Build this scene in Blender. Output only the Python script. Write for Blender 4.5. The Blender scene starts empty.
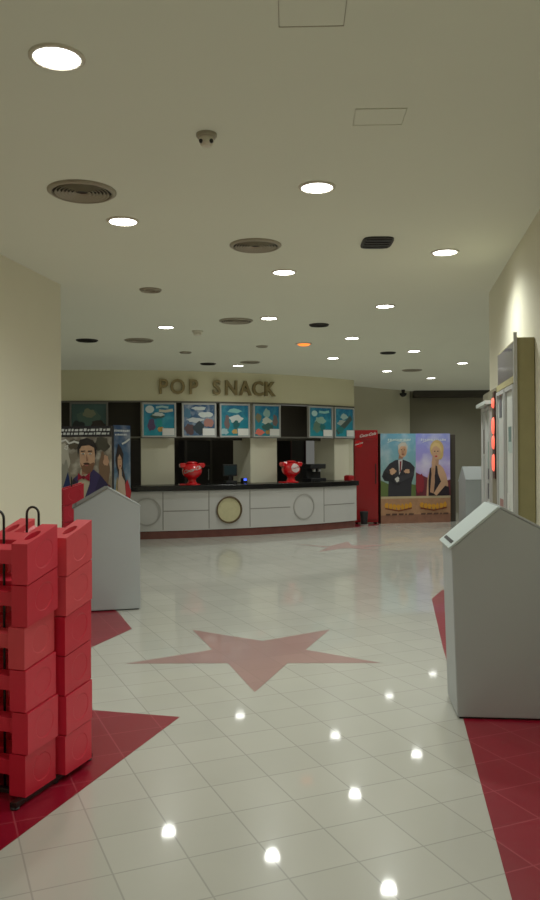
import bpy, bmesh, math, random
from mathutils import Vector, Matrix
from mathutils.geometry import tessellate_polygon
random.seed(7)
PI = math.pi
SC = bpy.context.scene
COL = SC.collection
F = 790.0
EYE = Vector((0, 0, 1.6))
HC = 3.2                                     # ceiling height

# ------------------------------------------------------------------ camera
rr, pp = math.radians(0.35), math.atan(3 / F)
fwd = Vector((0, math.cos(pp), math.sin(pp)))
up0 = Vector((0, -math.sin(pp), math.cos(pp)))
rt0 = Vector((1, 0, 0))
CR = rt0 * math.cos(rr) - up0 * math.sin(rr)
CU = rt0 * math.sin(rr) + up0 * math.cos(rr)
cam_d = bpy.data.cameras.new('camera')
cam = bpy.data.objects.new('camera', cam_d)
COL.objects.link(cam)
cam_d.sensor_fit = 'VERTICAL'
cam_d.sensor_height = 24
cam_d.sensor_width = 14.4
cam_d.lens = F / 900 * 24
cam_d.clip_start = 0.05
cam_d.clip_end = 100
M4 = Matrix.Identity(4)
for i in range(3):
    M4[i][0] = CR[i]; M4[i][1] = CU[i]; M4[i][2] = -fwd[i]; M4[i][3] = EYE[i]
cam.matrix_world = M4
SC.camera = cam

def ray(x, y):
    return (fwd + CR * ((x - 270) / F) + CU * ((450 - y) / F))
def atz(x, y, z=0.0):                        # survey helper: point of the level plane z
    r = ray(x, y)
    t = (z - EYE.z) / r.z
    return EYE + r * t
def atd(x, y, d):                            # point at depth Y = d
    r = ray(x, y)
    return EYE + r * (d / r.y)

# ------------------------------------------------------------------ materials
_m = {}
def srgb(c):
    return tuple(((v / 255) / 12.92 if v / 255 <= 0.04045 else ((v / 255 + 0.055) / 1.055) ** 2.4) for v in c) + (1,)
def mat(name, rgb, rough=0.6, metal=0.0, var=0.06, scale=6.0, emit=0.0, coat=0.0, spec=0.5):
    if name in _m: return _m[name]
    m = bpy.data.materials.new(name); m.use_nodes = True
    nt = m.node_tree; b = nt.nodes['Principled BSDF']
    c = srgb(rgb)
    tc = nt.nodes.new('ShaderNodeTexCoord')
    nz = nt.nodes.new('ShaderNodeTexNoise'); nz.inputs['Scale'].default_value = scale
    nz.inputs['Detail'].default_value = 3
    mx = nt.nodes.new('ShaderNodeMix'); mx.data_type = 'RGBA'
    mx.inputs[6].default_value = tuple(max(0, v * (1 - var)) for v in c[:3]) + (1,)
    mx.inputs[7].default_value = tuple(min(1, v * (1 + var)) for v in c[:3]) + (1,)
    nt.links.new(tc.outputs['Object'], nz.inputs['Vector'])
    nt.links.new(nz.outputs['Fac'], mx.inputs[0])
    nt.links.new(mx.outputs[2], b.inputs['Base Color'])
    b.inputs['Roughness'].default_value = rough
    b.inputs['Metallic'].default_value = metal
    b.inputs['Coat Weight'].default_value = coat
    b.inputs['Specular IOR Level'].default_value = spec
    if emit > 0:
        nt.links.new(mx.outputs[2], b.inputs['Emission Color'])
        b.inputs['Emission Strength'].default_value = emit
    _m[name] = m
    return m

TILE_A = math.radians(23.3)
P1 = atz(258.5, 842.6)
def tile_mat(name, c1, c2, cm, rough, coat, mortar=0.0045, spec=0.5):
    m = bpy.data.materials.new(name); m.use_nodes = True
    nt = m.node_tree; b = nt.nodes['Principled BSDF']
    tc = nt.nodes.new('ShaderNodeTexCoord')
    mp = nt.nodes.new('ShaderNodeMapping'); mp.vector_type = 'TEXTURE'
    mp.inputs['Location'].default_value = (P1.x, P1.y, 0)
    mp.inputs['Rotation'].default_value = (0, 0, TILE_A)
    br = nt.nodes.new('ShaderNodeTexBrick'); br.offset = 0; br.squash = 1
    br.inputs['Scale'].default_value = 1
    br.inputs['Brick Width'].default_value = 0.3
    br.inputs['Row Height'].default_value = 0.3
    br.inputs['Mortar Size'].default_value = mortar
    br.inputs['Mortar Smooth'].default_value = 0.4
    br.inputs['Color1'].default_value = srgb(c1)
    br.inputs['Color2'].default_value = srgb(c2)
    br.inputs['Mortar'].default_value = srgb(cm)
    nz = nt.nodes.new('ShaderNodeTexNoise'); nz.inputs['Scale'].default_value = 1.7
    nz.inputs['Detail'].default_value = 6; nz.inputs['Distortion'].default_value = 0.8
    mr = nt.nodes.new('ShaderNodeMapRange'); mr.inputs[3].default_value = 0.94; mr.inputs[4].default_value = 1.05
    mul = nt.nodes.new('ShaderNodeVectorMath'); mul.operation = 'SCALE'
    L = nt.links.new
    L(tc.outputs['Object'], mp.inputs['Vector']); L(mp.outputs[0], br.inputs['Vector'])
    L(tc.outputs['Object'], nz.inputs['Vector']); L(nz.outputs['Fac'], mr.inputs[0])
    L(br.outputs['Color'], mul.inputs[0]); L(mr.outputs[0], mul.inputs['Scale'])
    L(mul.outputs[0], b.inputs['Base Color'])
    b.inputs['Roughness'].default_value = rough
    b.inputs['Coat Weight'].default_value = coat
    b.inputs['Coat Roughness'].default_value = 0.045
    b.inputs['Specular IOR Level'].default_value = spec
    return m

M_floor = tile_mat('polished_white_tile', (200, 199, 190), (194, 193, 184), (172, 171, 164), 0.25, 0.6)
M_red = tile_mat('polished_red_tile', (140, 15, 38), (133, 14, 35), (160, 58, 70), 0.30, 0.2, spec=.3)
M_star = tile_mat('pink_brown_tile', (170, 132, 128), (164, 126, 122), (156, 122, 116), 0.32, 0.5)
M_ceil = mat('glowing_ceiling_paint', (190, 191, 168), 0.9, var=0.03, scale=1.2, emit=0.085)  # faint glow added to the paint as room fill light
M_cream = mat('cream_wall_paint', (222, 218, 196), 0.8, var=0.03, scale=1.5)
M_bulk = mat('bulkhead_paint', (232, 226, 192), 0.8, var=0.04, scale=1.5)
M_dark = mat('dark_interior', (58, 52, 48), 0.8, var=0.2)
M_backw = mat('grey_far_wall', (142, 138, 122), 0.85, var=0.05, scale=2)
M_black = mat('black_granite', (16, 15, 17), 0.25, var=0.3, scale=30)
M_blackm = mat('black_metal', (14, 14, 15), 0.35, var=0.1)
M_blackp = mat('black_plastic', (26, 26, 30), 0.5, var=0.1)
M_lam = mat('pale_laminate', (196, 194, 192), 0.45, var=0.04, scale=4)
M_seam = mat('grey_seam', (140, 136, 132), 0.6)
M_plinth = mat('red_brown_marble', (112, 62, 56), 0.2, var=0.35, scale=5)
M_brass = mat('aged_brass', (150, 134, 96), 0.35, metal=0.6, var=0.2, scale=12)
M_medal = mat('medallion_cream', (200, 192, 150), 0.5, var=0.12, scale=14)
M_rim = mat('bronze_rim', (96, 78, 58), 0.4, metal=0.4)
M_alu = mat('grey_aluminium', (186, 186, 184), 0.4, metal=0.25, var=0.05)
M_seatA = mat('red_moulded_plastic', (222, 42, 66), 0.42, var=0.07, scale=9)
M_seatB = mat('faded_red_plastic', (222, 66, 78), 0.5, var=0.10, scale=9)
M_seatC = mat('deep_red_plastic', (212, 30, 56), 0.42, var=0.07, scale=9)
M_bin = mat('grey_painted_steel', (170, 176, 179), 0.45, var=0.03, scale=3)
M_binlid = mat('pale_painted_steel', (192, 204, 204), 0.35, var=0.03, scale=3)
M_binedge = mat('dark_bin_edge', (118, 116, 114), 0.5)
M_cokered = mat('glossy_red', (214, 18, 28), 0.22, var=0.05, coat=0.5)
M_coolred = mat('cooler_red', (178, 10, 24), 0.4, var=0.08, coat=0.2, scale=2)
M_white = mat('white_print', (235, 235, 232), 0.5, var=0.02)
M_olive = mat('olive_board_side', (150, 142, 100), 0.7, var=0.10, scale=10)
M_vfaint = mat('vent_faint', (158, 150, 130), 0.6)
M_vent = mat('vent_grey', (150, 143, 124), 0.5, var=0.08)
M_ventd = mat('vent_dark', (30, 27, 24), 0.7)
M_wplas = mat('off_white_plastic', (205, 200, 182), 0.5, var=0.03)
M_disc = mat('lamp_diffuser', (255, 255, 248), 0.5, var=0.0, emit=11.0)
M_orange = mat('orange_lamp', (255, 120, 40), 0.5, var=0.0, emit=1.3)
M_redglow = mat('red_glow', (255, 92, 72), 0.4, var=0.0, emit=1.0)
M_blueled = mat('blue_led', (60, 90, 255), 0.4, var=0.0, emit=1.5)
M_screen = mat('dim_teal_screen', (16, 38, 44), 0.3, var=0.1, emit=0.05)

# ------------------------------------------------------------------ object helpers
def link(name, me, parent=None, loc=None, rot=None):
    o = bpy.data.objects.new(name, me); COL.objects.link(o)
    if parent: o.parent = parent
    if loc is not None: o.location = loc
    if rot is not None: o.rotation_euler = rot
    return o
def tag(o, label=None, cat=None, group=None, kind=None):
    if label: o['label'] = label
    if cat: o['category'] = cat
    if group: o['group'] = group
    if kind: o['kind'] = kind
    return o
def thing(name, label, cat, loc=(0, 0, 0), rz=0.0, group=None):
    o = link(name, None, None, loc, (0, 0, rz)); o.empty_display_size = 0.1
    return tag(o, label, cat, group)
def build(name, bm, m, parent=None, loc=None, rot=None, bevel=0, smooth=False, recalc=True):
    if recalc: bmesh.ops.recalc_face_normals(bm, faces=bm.faces)
    me = bpy.data.meshes.new(name); bm.to_mesh(me); bm.free()
    for k in (m if isinstance(m, (list, tuple)) else [m]): me.materials.append(k)
    if smooth:
        for p in me.polygons: p.use_smooth = True
    o = link(name, me, parent, loc, rot)
    if bevel:
        b = o.modifiers.new('bevel', 'BEVEL'); b.width = bevel; b.segments = 2; b.limit_method = 'ANGLE'; b.angle_limit = math.radians(40)
    return o
def copy_tree(o, parent=None):
    c = o.copy(); COL.objects.link(c)
    if parent: c.parent = parent
    for ch in list(o.children): copy_tree(ch, c)
    return c
def box(bm, x0, x1, y0, y1, z0, z1, mi=0):
    v = [bm.verts.new(p) for p in ((x0, y0, z0), (x1, y0, z0), (x1, y1, z0), (x0, y1, z0), (x0, y0, z1), (x1, y0, z1), (x1, y1, z1), (x0, y1, z1))]
    for f in ((0, 3, 2, 1), (4, 5, 6, 7), (0, 1, 5, 4), (1, 2, 6, 5), (2, 3, 7, 6), (3, 0, 4, 7)):
        fc = bm.faces.new([v[i] for i in f]); fc.material_index = mi
def prism(bm, pts, z0, z1, mi=0):            # pts (x,y) polygon extruded in z
    a = [bm.verts.new((p[0], p[1], z0)) for p in pts]
    b = [bm.verts.new((p[0], p[1], z1)) for p in pts]
    n = len(pts)
    bm.faces.new(a[::-1]).material_index = mi; bm.faces.new(b).material_index = mi
    for i in range(n):
        bm.faces.new((a[i], a[(i + 1) % n], b[(i + 1) % n], b[i])).material_index = mi
def prism_y(bm, pts, y0, y1, mi=0):          # pts (x,z) polygon extruded in y
    a = [bm.verts.new((p[0], y0, p[1])) for p in pts]
    b = [bm.verts.new((p[0], y1, p[1])) for p in pts]
    n = len(pts)
    bm.faces.new(a).material_index = mi; bm.faces.new(b[::-1]).material_index = mi
    for i in range(n):
        bm.faces.new((a[i], b[i], b[(i + 1) % n], a[(i + 1) % n])).material_index = mi
def lathe(bm, prof, n=32, cap=True, mi=0, c=(0, 0)):
    rings = []
    for r, z in prof:
        rings.append([bm.verts.new((c[0] + r * math.cos(2 * PI * i / n), c[1] + r * math.sin(2 * PI * i / n), z)) for i in range(n)])
    for a, b in zip(rings, rings[1:]):
        for i in range(n):
            bm.faces.new((a[i], a[(i + 1) % n], b[(i + 1) % n], b[i])).material_index = mi
    if cap:
        bm.faces.new(rings[0][::-1]).material_index = mi; bm.faces.new(rings[-1]).material_index = mi
def tube(bm, pts, r, n=10, mi=0):
    pts = [Vector(p) for p in pts]; rings = []
    ref = None
    for i, p in enumerate(pts):
        d = (pts[min(i + 1, len(pts) - 1)] - pts[max(i - 1, 0)]).normalized()
        if ref is None:
            ref = d.orthogonal().normalized()
        u = (ref - d * ref.dot(d)).normalized(); ref = u
        w = d.cross(u)
        rings.append([bm.verts.new(p + u * r * math.cos(2 * PI * k / n) + w * r * math.sin(2 * PI * k / n)) for k in range(n)])
    for a, b in zip(rings, rings[1:]):
        for k in range(n):
            bm.faces.new((a[k], a[(k + 1) % n], b[(k + 1) % n], b[k])).material_index = mi
    bm.faces.new(rings[0][::-1]); bm.faces.new(rings[-1])

def text_geo(s, size, depth, shear=0.0, bold=0.0, sx=1.0):
    """vertices and faces of a word, centred on x, base line z=0, lying in XZ plane, thickness along y"""
    cu = bpy.data.curves.new('txt', 'FONT'); cu.body = s; cu.size = size; cu.extrude = depth / 2
    cu.align_x = 'CENTER'; cu.shear = shear; cu.offset = bold; cu.resolution_u = 3
    o = bpy.data.objects.new('txt', cu); COL.objects.link(o)
    dg = bpy.context.evaluated_depsgraph_get()
    me = bpy.data.meshes.new_from_object(o.evaluated_get(dg))
    bpy.data.objects.remove(o); bpy.data.curves.remove(cu)
    vs = [Vector((v.co.x * sx, -v.co.z, v.co.y)) for v in me.vertices]
    fs = [tuple(p.vertices) for p in me.polygons]
    bpy.data.meshes.remove(me)
    return vs, fs
def add_text(bm, s, size, depth, fn=lambda v: v, mi=0, **k):
    vs, fs = text_geo(s, size, depth, **k)
    bv = [bm.verts.new(fn(v)) for v in vs]
    for f in fs:
        try: bm.faces.new([bv[i] for i in f]).material_index = mi
        except ValueError: pass

class Art:
    """flat printed picture in the local XZ plane facing -y, built of thin layered shapes; coordinates 0..1"""
    def __init__(s, w, h, x0=0, z0=0):
        s.w, s.h, s.x0, s.z0 = w, h, x0, z0; s.bm = bmesh.new(); s.mats = []; s.k = 0
    def mi(s, m):
        if m not in s.mats: s.mats.append(m)
        return s.mats.index(m)
    def poly(s, pts, m):
        y = -0.0012 * s.k; s.k += 1
        f = s.bm.faces.new([s.bm.verts.new((s.x0 + p[0] * s.w, y, s.z0 + p[1] * s.h)) for p in pts]); f.material_index = s.mi(m)
    def ell(s, cx, cz, rx, rz, m, n=24, a=0):
        s.poly([(cx + rx * math.cos(2 * PI * i / n) * math.cos(a) - rz * math.sin(2 * PI * i / n) * math.sin(a),
                 cz + rx * math.cos(2 * PI * i / n) * math.sin(a) + rz * math.sin(2 * PI * i / n) * math.cos(a)) for i in range(n)], m)
    def blob(s, cx, cz, rx, rz, m, seed=0, n=26):
        r = random.Random(seed); ph = [r.uniform(0, 6.28) for _ in range(3)]
        s.poly([(cx + rx * math.cos(t) * (1 + .14 * math.sin(3 * t + ph[0]) + .1 * math.sin(5 * t + ph[1])),
                 cz + rz * math.sin(t) * (1 + .14 * math.sin(4 * t + ph[2]) + .1 * math.sin(7 * t + ph[0]))) for t in [2 * PI * i / n for i in range(n)]], m)
    def line(s, x0, x1, z, h, m, seed=0, slope=0):   # a row of unreadably small lettering
        r = random.Random(seed); x = x0; y = -0.0012 * s.k; s.k += 1
        while x < x1 - .02:
            w = r.uniform(.03, .09); w = min(w, x1 - x)
            zz = z + slope * (x - x0)
            hh = h * r.uniform(.75, 1)
            q = [(x + .004, zz), (x + w, zz), (x + w + .006, zz + hh), (x + .010, zz + hh)]
            f = s.bm.faces.new([s.bm.verts.new((s.x0 + p[0] * s.w, y, s.z0 + p[1] * s.h)) for p in q]); f.material_index = s.mi(m)
            x += w + .018
    def swirl(s, pts, wd, m):                    # brush stroke
        y = -0.0012 * s.k; s.k += 1
        P = [Vector((p[0] * s.w + s.x0, p[1] * s.h + s.z0)) for p in pts]
        L, R = [], []
        for i, p in enumerate(P):
            d = (P[min(i + 1, len(P) - 1)] - P[max(i - 1, 0)]).normalized(); nrm = Vector((-d.y, d.x)) * wd / 2
            L.append(s.bm.verts.new((p.x + nrm.x, y, p.y + nrm.y))); R.append(s.bm.verts.new((p.x - nrm.x, y, p.y - nrm.y)))
        for i in range(len(P) - 1):
            s.bm.faces.new((L[i], R[i], R[i + 1], L[i + 1])).material_index = s.mi(m)
    def done(s, name, parent, loc=(0, 0, 0), rot=None):
        for f in s.bm.faces:
            f.normal_update()
            if f.normal.y > 0: f.normal_flip()
        return build(name, s.bm, s.mats, parent, loc, rot, recalc=False)
_pm = {}
def pm(r, g, b, v=0.10, sc=5):
    k = (r, g, b)
    if k not in _pm: _pm[k] = mat('print_%02x%02x%02x' % k, k, 0.5, var=v, scale=sc)
    return _pm[k]
def grad(name, c0, c1, z0, z1, noise=0.25, sc=2.5, c2=None):
    """vertical two-colour printed sky with soft clouds"""
    m = bpy.data.materials.new(name); m.use_nodes = True
    nt = m.node_tree; b = nt.nodes['Principled BSDF']; L = nt.links.new
    tc = nt.nodes.new('ShaderNodeTexCoord'); sp = nt.nodes.new('ShaderNodeSeparateXYZ')
    mr = nt.nodes.new('ShaderNodeMapRange'); mr.inputs[1].default_value = z0; mr.inputs[2].default_value = z1
    mx = nt.nodes.new('ShaderNodeMix'); mx.data_type = 'RGBA'; mx.inputs[6].default_value = srgb(c0); mx.inputs[7].default_value = srgb(c1)
    nz = nt.nodes.new('ShaderNodeTexNoise'); nz.inputs['Scale'].default_value = sc; nz.inputs['Detail'].default_value = 4
    mr2 = nt.nodes.new('ShaderNodeMapRange'); mr2.inputs[1].default_value = .45; mr2.inputs[2].default_value = .75; mr2.inputs[4].default_value = noise * 2
    mx2 = nt.nodes.new('ShaderNodeMix'); mx2.data_type = 'RGBA'; mx2.inputs[7].default_value = srgb(c2 or (235, 232, 225))
    L(tc.outputs['Object'], sp.inputs[0]); L(sp.outputs[2], mr.inputs[0]); L(mr.outputs[0], mx.inputs[0])
    L(tc.outputs['Object'], nz.inputs[0]); L(nz.outputs['Fac'], mr2.inputs[0]); L(mr2.outputs[0], mx2.inputs[0])
    L(mx.outputs[2], mx2.inputs[6]); L(mx2.outputs[2], b.inputs['Base Color'])
    b.inputs['Roughness'].default_value = 0.45
    L(mx2.outputs[2], b.inputs['Emission Color']); b.inputs['Emission Strength'].default_value = 0.08  # faint glow added to brighten the print
    return m

# ------------------------------------------------------------------ room shell
SL = 0.155                                   # corridor drift in x per metre of depth
def wr(y): return 1.80 + SL * (y - 5.27)
def wl(y): return -1.965 + SL * (y - 7.44)

A_, B_, C_ = atz(140, 539.5), atz(240, 535.8), atz(355, 527.2)
def circ(a, b, c):
    ax, ay, bx, by, cx, cy = a.x, a.y, b.x, b.y, c.x, c.y
    d = 2 * (ax * (by - cy) + bx * (cy - ay) + cx * (ay - by))
    ux = ((ax**2 + ay**2) * (by - cy) + (bx**2 + by**2) * (cy - ay) + (cx**2 + cy**2) * (ay - by)) / d
    uy = ((ax**2 + ay**2) * (cx - bx) + (bx**2 + by**2) * (ax - cx) + (cx**2 + cy**2) * (bx - ax)) / d
    return Vector((ux, uy)), math.hypot(ax - ux, ay - uy)
KC, KR = circ(A_, B_, C_)
print('kiosk circle', KC, KR)
def kpt(t, R): return Vector((KC.x + R * math.sin(t), KC.y - R * math.cos(t)))
def kang(x, R, y=470):                       # angle on the kiosk arc of radius R met by the sight line x
    r = ray(x, y); d = Vector((r.x, r.y)).normalized()
    o = Vector((0, 0)) - KC
    b = o.dot(d); c = o.dot(o) - R * R
    s = -b - math.sqrt(b * b - c)
    p = d * s
    return math.atan2(p.x - KC.x, -(p.y - KC.y))
def arc(bm, R0, R1, z0, z1, t0, t1, n=None, mi=0):
    n = n or max(2, int(abs(t1 - t0) / 0.03))
    rows = []
    for i in range(n + 1):
        t = t0 + (t1 - t0) * i / n
        a, b = kpt(t, R0), kpt(t, R1)
        rows.append([bm.verts.new((a.x, a.y, z0)), bm.verts.new((b.x, b.y, z0)), bm.verts.new((b.x, b.y, z1)), bm.verts.new((a.x, a.y, z1))])
    for p, q in zip(rows, rows[1:]):
        for k in range(4):
            bm.faces.new((p[k], p[(k + 1) % 4], q[(k + 1) % 4], q[k])).material_index = mi
    bm.faces.new(rows[0]).material_index = mi; bm.faces.new(rows[-1][::-1]).material_index = mi
TL = -0.42
TE = kang(355, KR, 500)
RB = KR - 0.35                               # bulkhead radius
TBE = kang(354, RB, 420)
E1 = kpt(TBE, RB)

floor_bm = bmesh.new(); box(floor_bm, -8, 9, -2.5, 24, -0.1, 0)
floor = tag(build('floor', floor_bm, M_floor), kind='structure')
def inlay(name, pix, m, z=0.0012, label=None):
    bm = bmesh.new()
    pts = [(p if isinstance(p, Vector) else atz(*p)) for p in pix]
    vs = [bm.verts.new((p.x, p.y, z)) for p in pts]
    for tri in tessellate_polygon([[Vector((p.x, p.y, 0)) for p in pts]]):
        bm.faces.new([vs[i] for i in tri])
    for f in bm.faces:
        f.normal_update()
        if f.normal.z < 0: f.normal_flip()
    o = build(name, bm, m, floor, recalc=False)
    if label: o['label'] = label
    return o
V = Vector
inlay('star_inlay', [(125.2, 663.8), (212.3, 649.8), (192.6, 630), (262.6, 641.0), (330, 629.5), (305.6, 649.8), (381, 663), (287.5, 663.3), (254.8, 692.3), (227.9, 663.3)], M_star, label='large pinkish five pointed star set in the white tiles')
inlay('star_inlay', [(290, 543.5), (328, 546.5), (348, 541.5), (352, 545.4), (392, 544.5), (362, 547.6), (378, 549.5), (345, 548.2), (318, 552), (328, 547.6)], mat('faint_star', (172, 142, 138), .35), label='small faint star near the snack counter')
lr = [V((-1.088 - .155 * 3.0 - 0.3, 1.6, 0)), atz(0, 851), atz(180, 717), atz(90, 710), atz(20, 690), atz(90, 648), atz(132, 629), atz(118, 612), V((-1.9, 8.6, 0)), V((wl(8.6) - .3, 8.6, 0)), V((wl(1.6), 1.6, 0))]
inlay('red_border', lr, M_red, label='red tiled border with zigzag edge along the left wall')
inlay('red_border', [V((.866 - .155 * 2.2, .63, 0)), atz(512, 900), atz(463, 718), atz(443, 648), atz(431.7, 599), atz(442, 590), V((2.6, 9.3, 0)), V((wr(.63) + .3, .63, 0))], M_red, label='red tiled border along the right wall')
inlay('red_border', [atz(353, 527.5), atz(379, 525), atz(381, 519), atz(356, 519)], M_red, 0.0014, label='small red floor patch before the red cooler')

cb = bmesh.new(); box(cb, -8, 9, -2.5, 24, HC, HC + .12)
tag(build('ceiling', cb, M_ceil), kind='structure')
def wall(name, p, q, th, m, z0=0, z1=HC):
    p, q = V((p[0], p[1])), V((q[0], q[1])); d = (q - p).normalized(); n = V((-d.y, d.x)) * th
    bm = bmesh.new(); prism(bm, [p, q, q + n, p + n], z0, z1)
    return tag(build(name, bm, m), kind='structure')
wall('wall_left', (wl(-2.4), -2.4), (wl(7.44), 7.44), 0.35, M_cream)
wall('wall_right', (wr(-2.4), -2.4), (wr(7.95), 7.95), -0.35, M_cream)
wall('wall_rear', (-6, -2.5), (6, -2.5), -0.1, M_cream)
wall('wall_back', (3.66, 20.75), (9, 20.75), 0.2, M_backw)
wall('wall_back_left', (E1.x + .04, E1.y + 1.4), (3.67, 20.7), 0.12, M_cream)
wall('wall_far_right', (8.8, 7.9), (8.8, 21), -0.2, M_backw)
wall('wall_far_left', (-7.8, 7.0), (-7.8, 24), 0.15, M_cream)
wall('wall_kiosk_end', (E1.x - .02, E1.y + .02), (E1.x - .02, E1.y + 1.5), 0.12, M_cream)

# dark strip painted in for the shadow line atop the far wall
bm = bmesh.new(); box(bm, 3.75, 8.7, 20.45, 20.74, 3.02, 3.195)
tag(build('shadow_trim', bm, mat('shadow_strip', (70, 66, 60), .8)), kind='structure')

# ------------------------------------------------------------------ snack kiosk
bm = bmesh.new(); arc(bm, RB - .25, RB, 2.61, HC - .002, TL, TBE)
kb = tag(build('trim_2', bm, M_bulk), kind='structure')          # curved bulkhead
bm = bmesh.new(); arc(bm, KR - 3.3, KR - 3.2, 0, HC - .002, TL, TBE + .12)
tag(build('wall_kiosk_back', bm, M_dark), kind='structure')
# counter: a fixed unit
T2 = TE
cnt = thing('snack_counter', 'long curved snack bar counter with pale panels and black worktop', 'counter', (kpt(.2, KR - .3).x, kpt(.2, KR - .3).y, 0))
OFF = -cnt.location
def kbuild(name, bm, m, parent=cnt, bevel=0):
    bmesh.ops.translate(bm, verts=bm.verts, vec=-parent.location)
    return build(name, bm, m, parent, bevel=bevel)
bm = bmesh.new(); arc(bm, KR - .55, KR, 0, .15, TL, T2); kbuild('plinth', bm, M_plinth)['label'] = 'red brown marble plinth'
bm = bmesh.new(); arc(bm, KR - .6, KR + .04, .15, .895, TL, T2); kbuild('front_panel', bm, M_lam)
bm = bmesh.new(); arc(bm, KR - .75, KR + .09, .895, 1.0, TL, T2 + .004); kbuild('worktop', bm, M_black, bevel=.01)['label'] = 'black stone worktop'
def seam_v(x):
    t = kang(x, KR + .04, 510); bm = bmesh.new(); arc(bm, KR + .035, KR + .043, .17, .88, t - .0012, t + .0012, 1); kbuild('panel_seam', bm, M_seam)
def seam_h(x0, x1, z):
    bm = bmesh.new(); arc(bm, KR + .035, KR + .043, z - .009, z + .009, kang(x0, KR + .04), kang(x1, KR + .04)); kbuild('panel_seam', bm, M_seam)
for x in (163, 209, 250, 324): seam_v(x)
for x0, x1 in ((163, 209), (250, 290), (324, 354)): seam_h(x0, x1, .52)
def round_panel(x, filled):
    t = kang(x, KR + .04, 510); p = kpt(t, KR + .04)
    bm = bmesh.new()
    n = 40
    if filled:
        R = [(0.255, .0), (.262, -.03), (.235, -.035), (.228, -.015)]
    else:
        R = [(.262, .0), (.262, -.012), (.235, -.012), (.235, .0)]
    rings = [[bm.verts.new((r * math.cos(2 * PI * i / n), y, r * math.sin(2 * PI * i / n))) for i in range(n)] for r, y in R]
    for a, b in zip(rings, rings[1:]):
        for i in range(n): bm.faces.new((a[i], a[(i + 1) % n], b[(i + 1) % n], b[i]))
    nm = 'medallion' if filled else 'round_moulding'
    o = build(nm, bm, M_rim if filled else mat('faint_seam', (166, 163, 159)), cnt, (V((p.x, p.y, .515)) - cnt.location), (0, 0, t))
    if filled:
        bm = bmesh.new(); lathe(bm, [(.24, -.01), (.24, .012)], 40)
        d = build('disc', bm, M_medal, o, (0, 0, 0), (PI / 2, 0, 0)); d['label'] = 'cream round disc'
        o['label'] = 'bronze rimmed cream medallion'
round_panel(229, True); round_panel(304, False); round_panel(147, False); round_panel(95, False)

# pillars standing on the counter
def pillar(x0, x1, depth, label, idx):
    R = KR - .45
    t0, t1 = kang(x0, R, 465), kang(x1, R, 465)
    bm = bmesh.new(); arc(bm, R - depth, R, 1.002, 2.608, t0, t1, 2)
    tag(build('pillar', bm, M_cream, bevel=.004), label, 'pillar')
pillar(141, 174.5, .25, 'cream pillar standing on the counter under the leftmost teal menu board', 0)
pillar(250.5, 277, .85, 'cream pillar on the counter between the two red drink dispensers', 1)
pillar(334.5, 353.5, .6, 'cream pillar at the right end of the counter beside the red cooler', 2)

# rail the menu boards hang from
bm = bmesh.new()
for z in (1.90, 2.585): arc(bm, RB - .02, RB + .012, z, z + .03, TL, TBE)
tag(build('sign_rail', bm, mat('grey_rail', (110, 108, 102), .4, metal=.3)), 'pair of thin grey rails carrying the menu boards above the counter', 'rail')
# dark recessed fascia behind the boards
bm = bmesh.new(); arc(bm, RB - .55, RB - .5, 1.86, 2.609, TL, TBE)
tag(build('trim_3', bm, mat('fascia_brown_black', (62, 57, 52), .7)), kind='structure')

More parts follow.
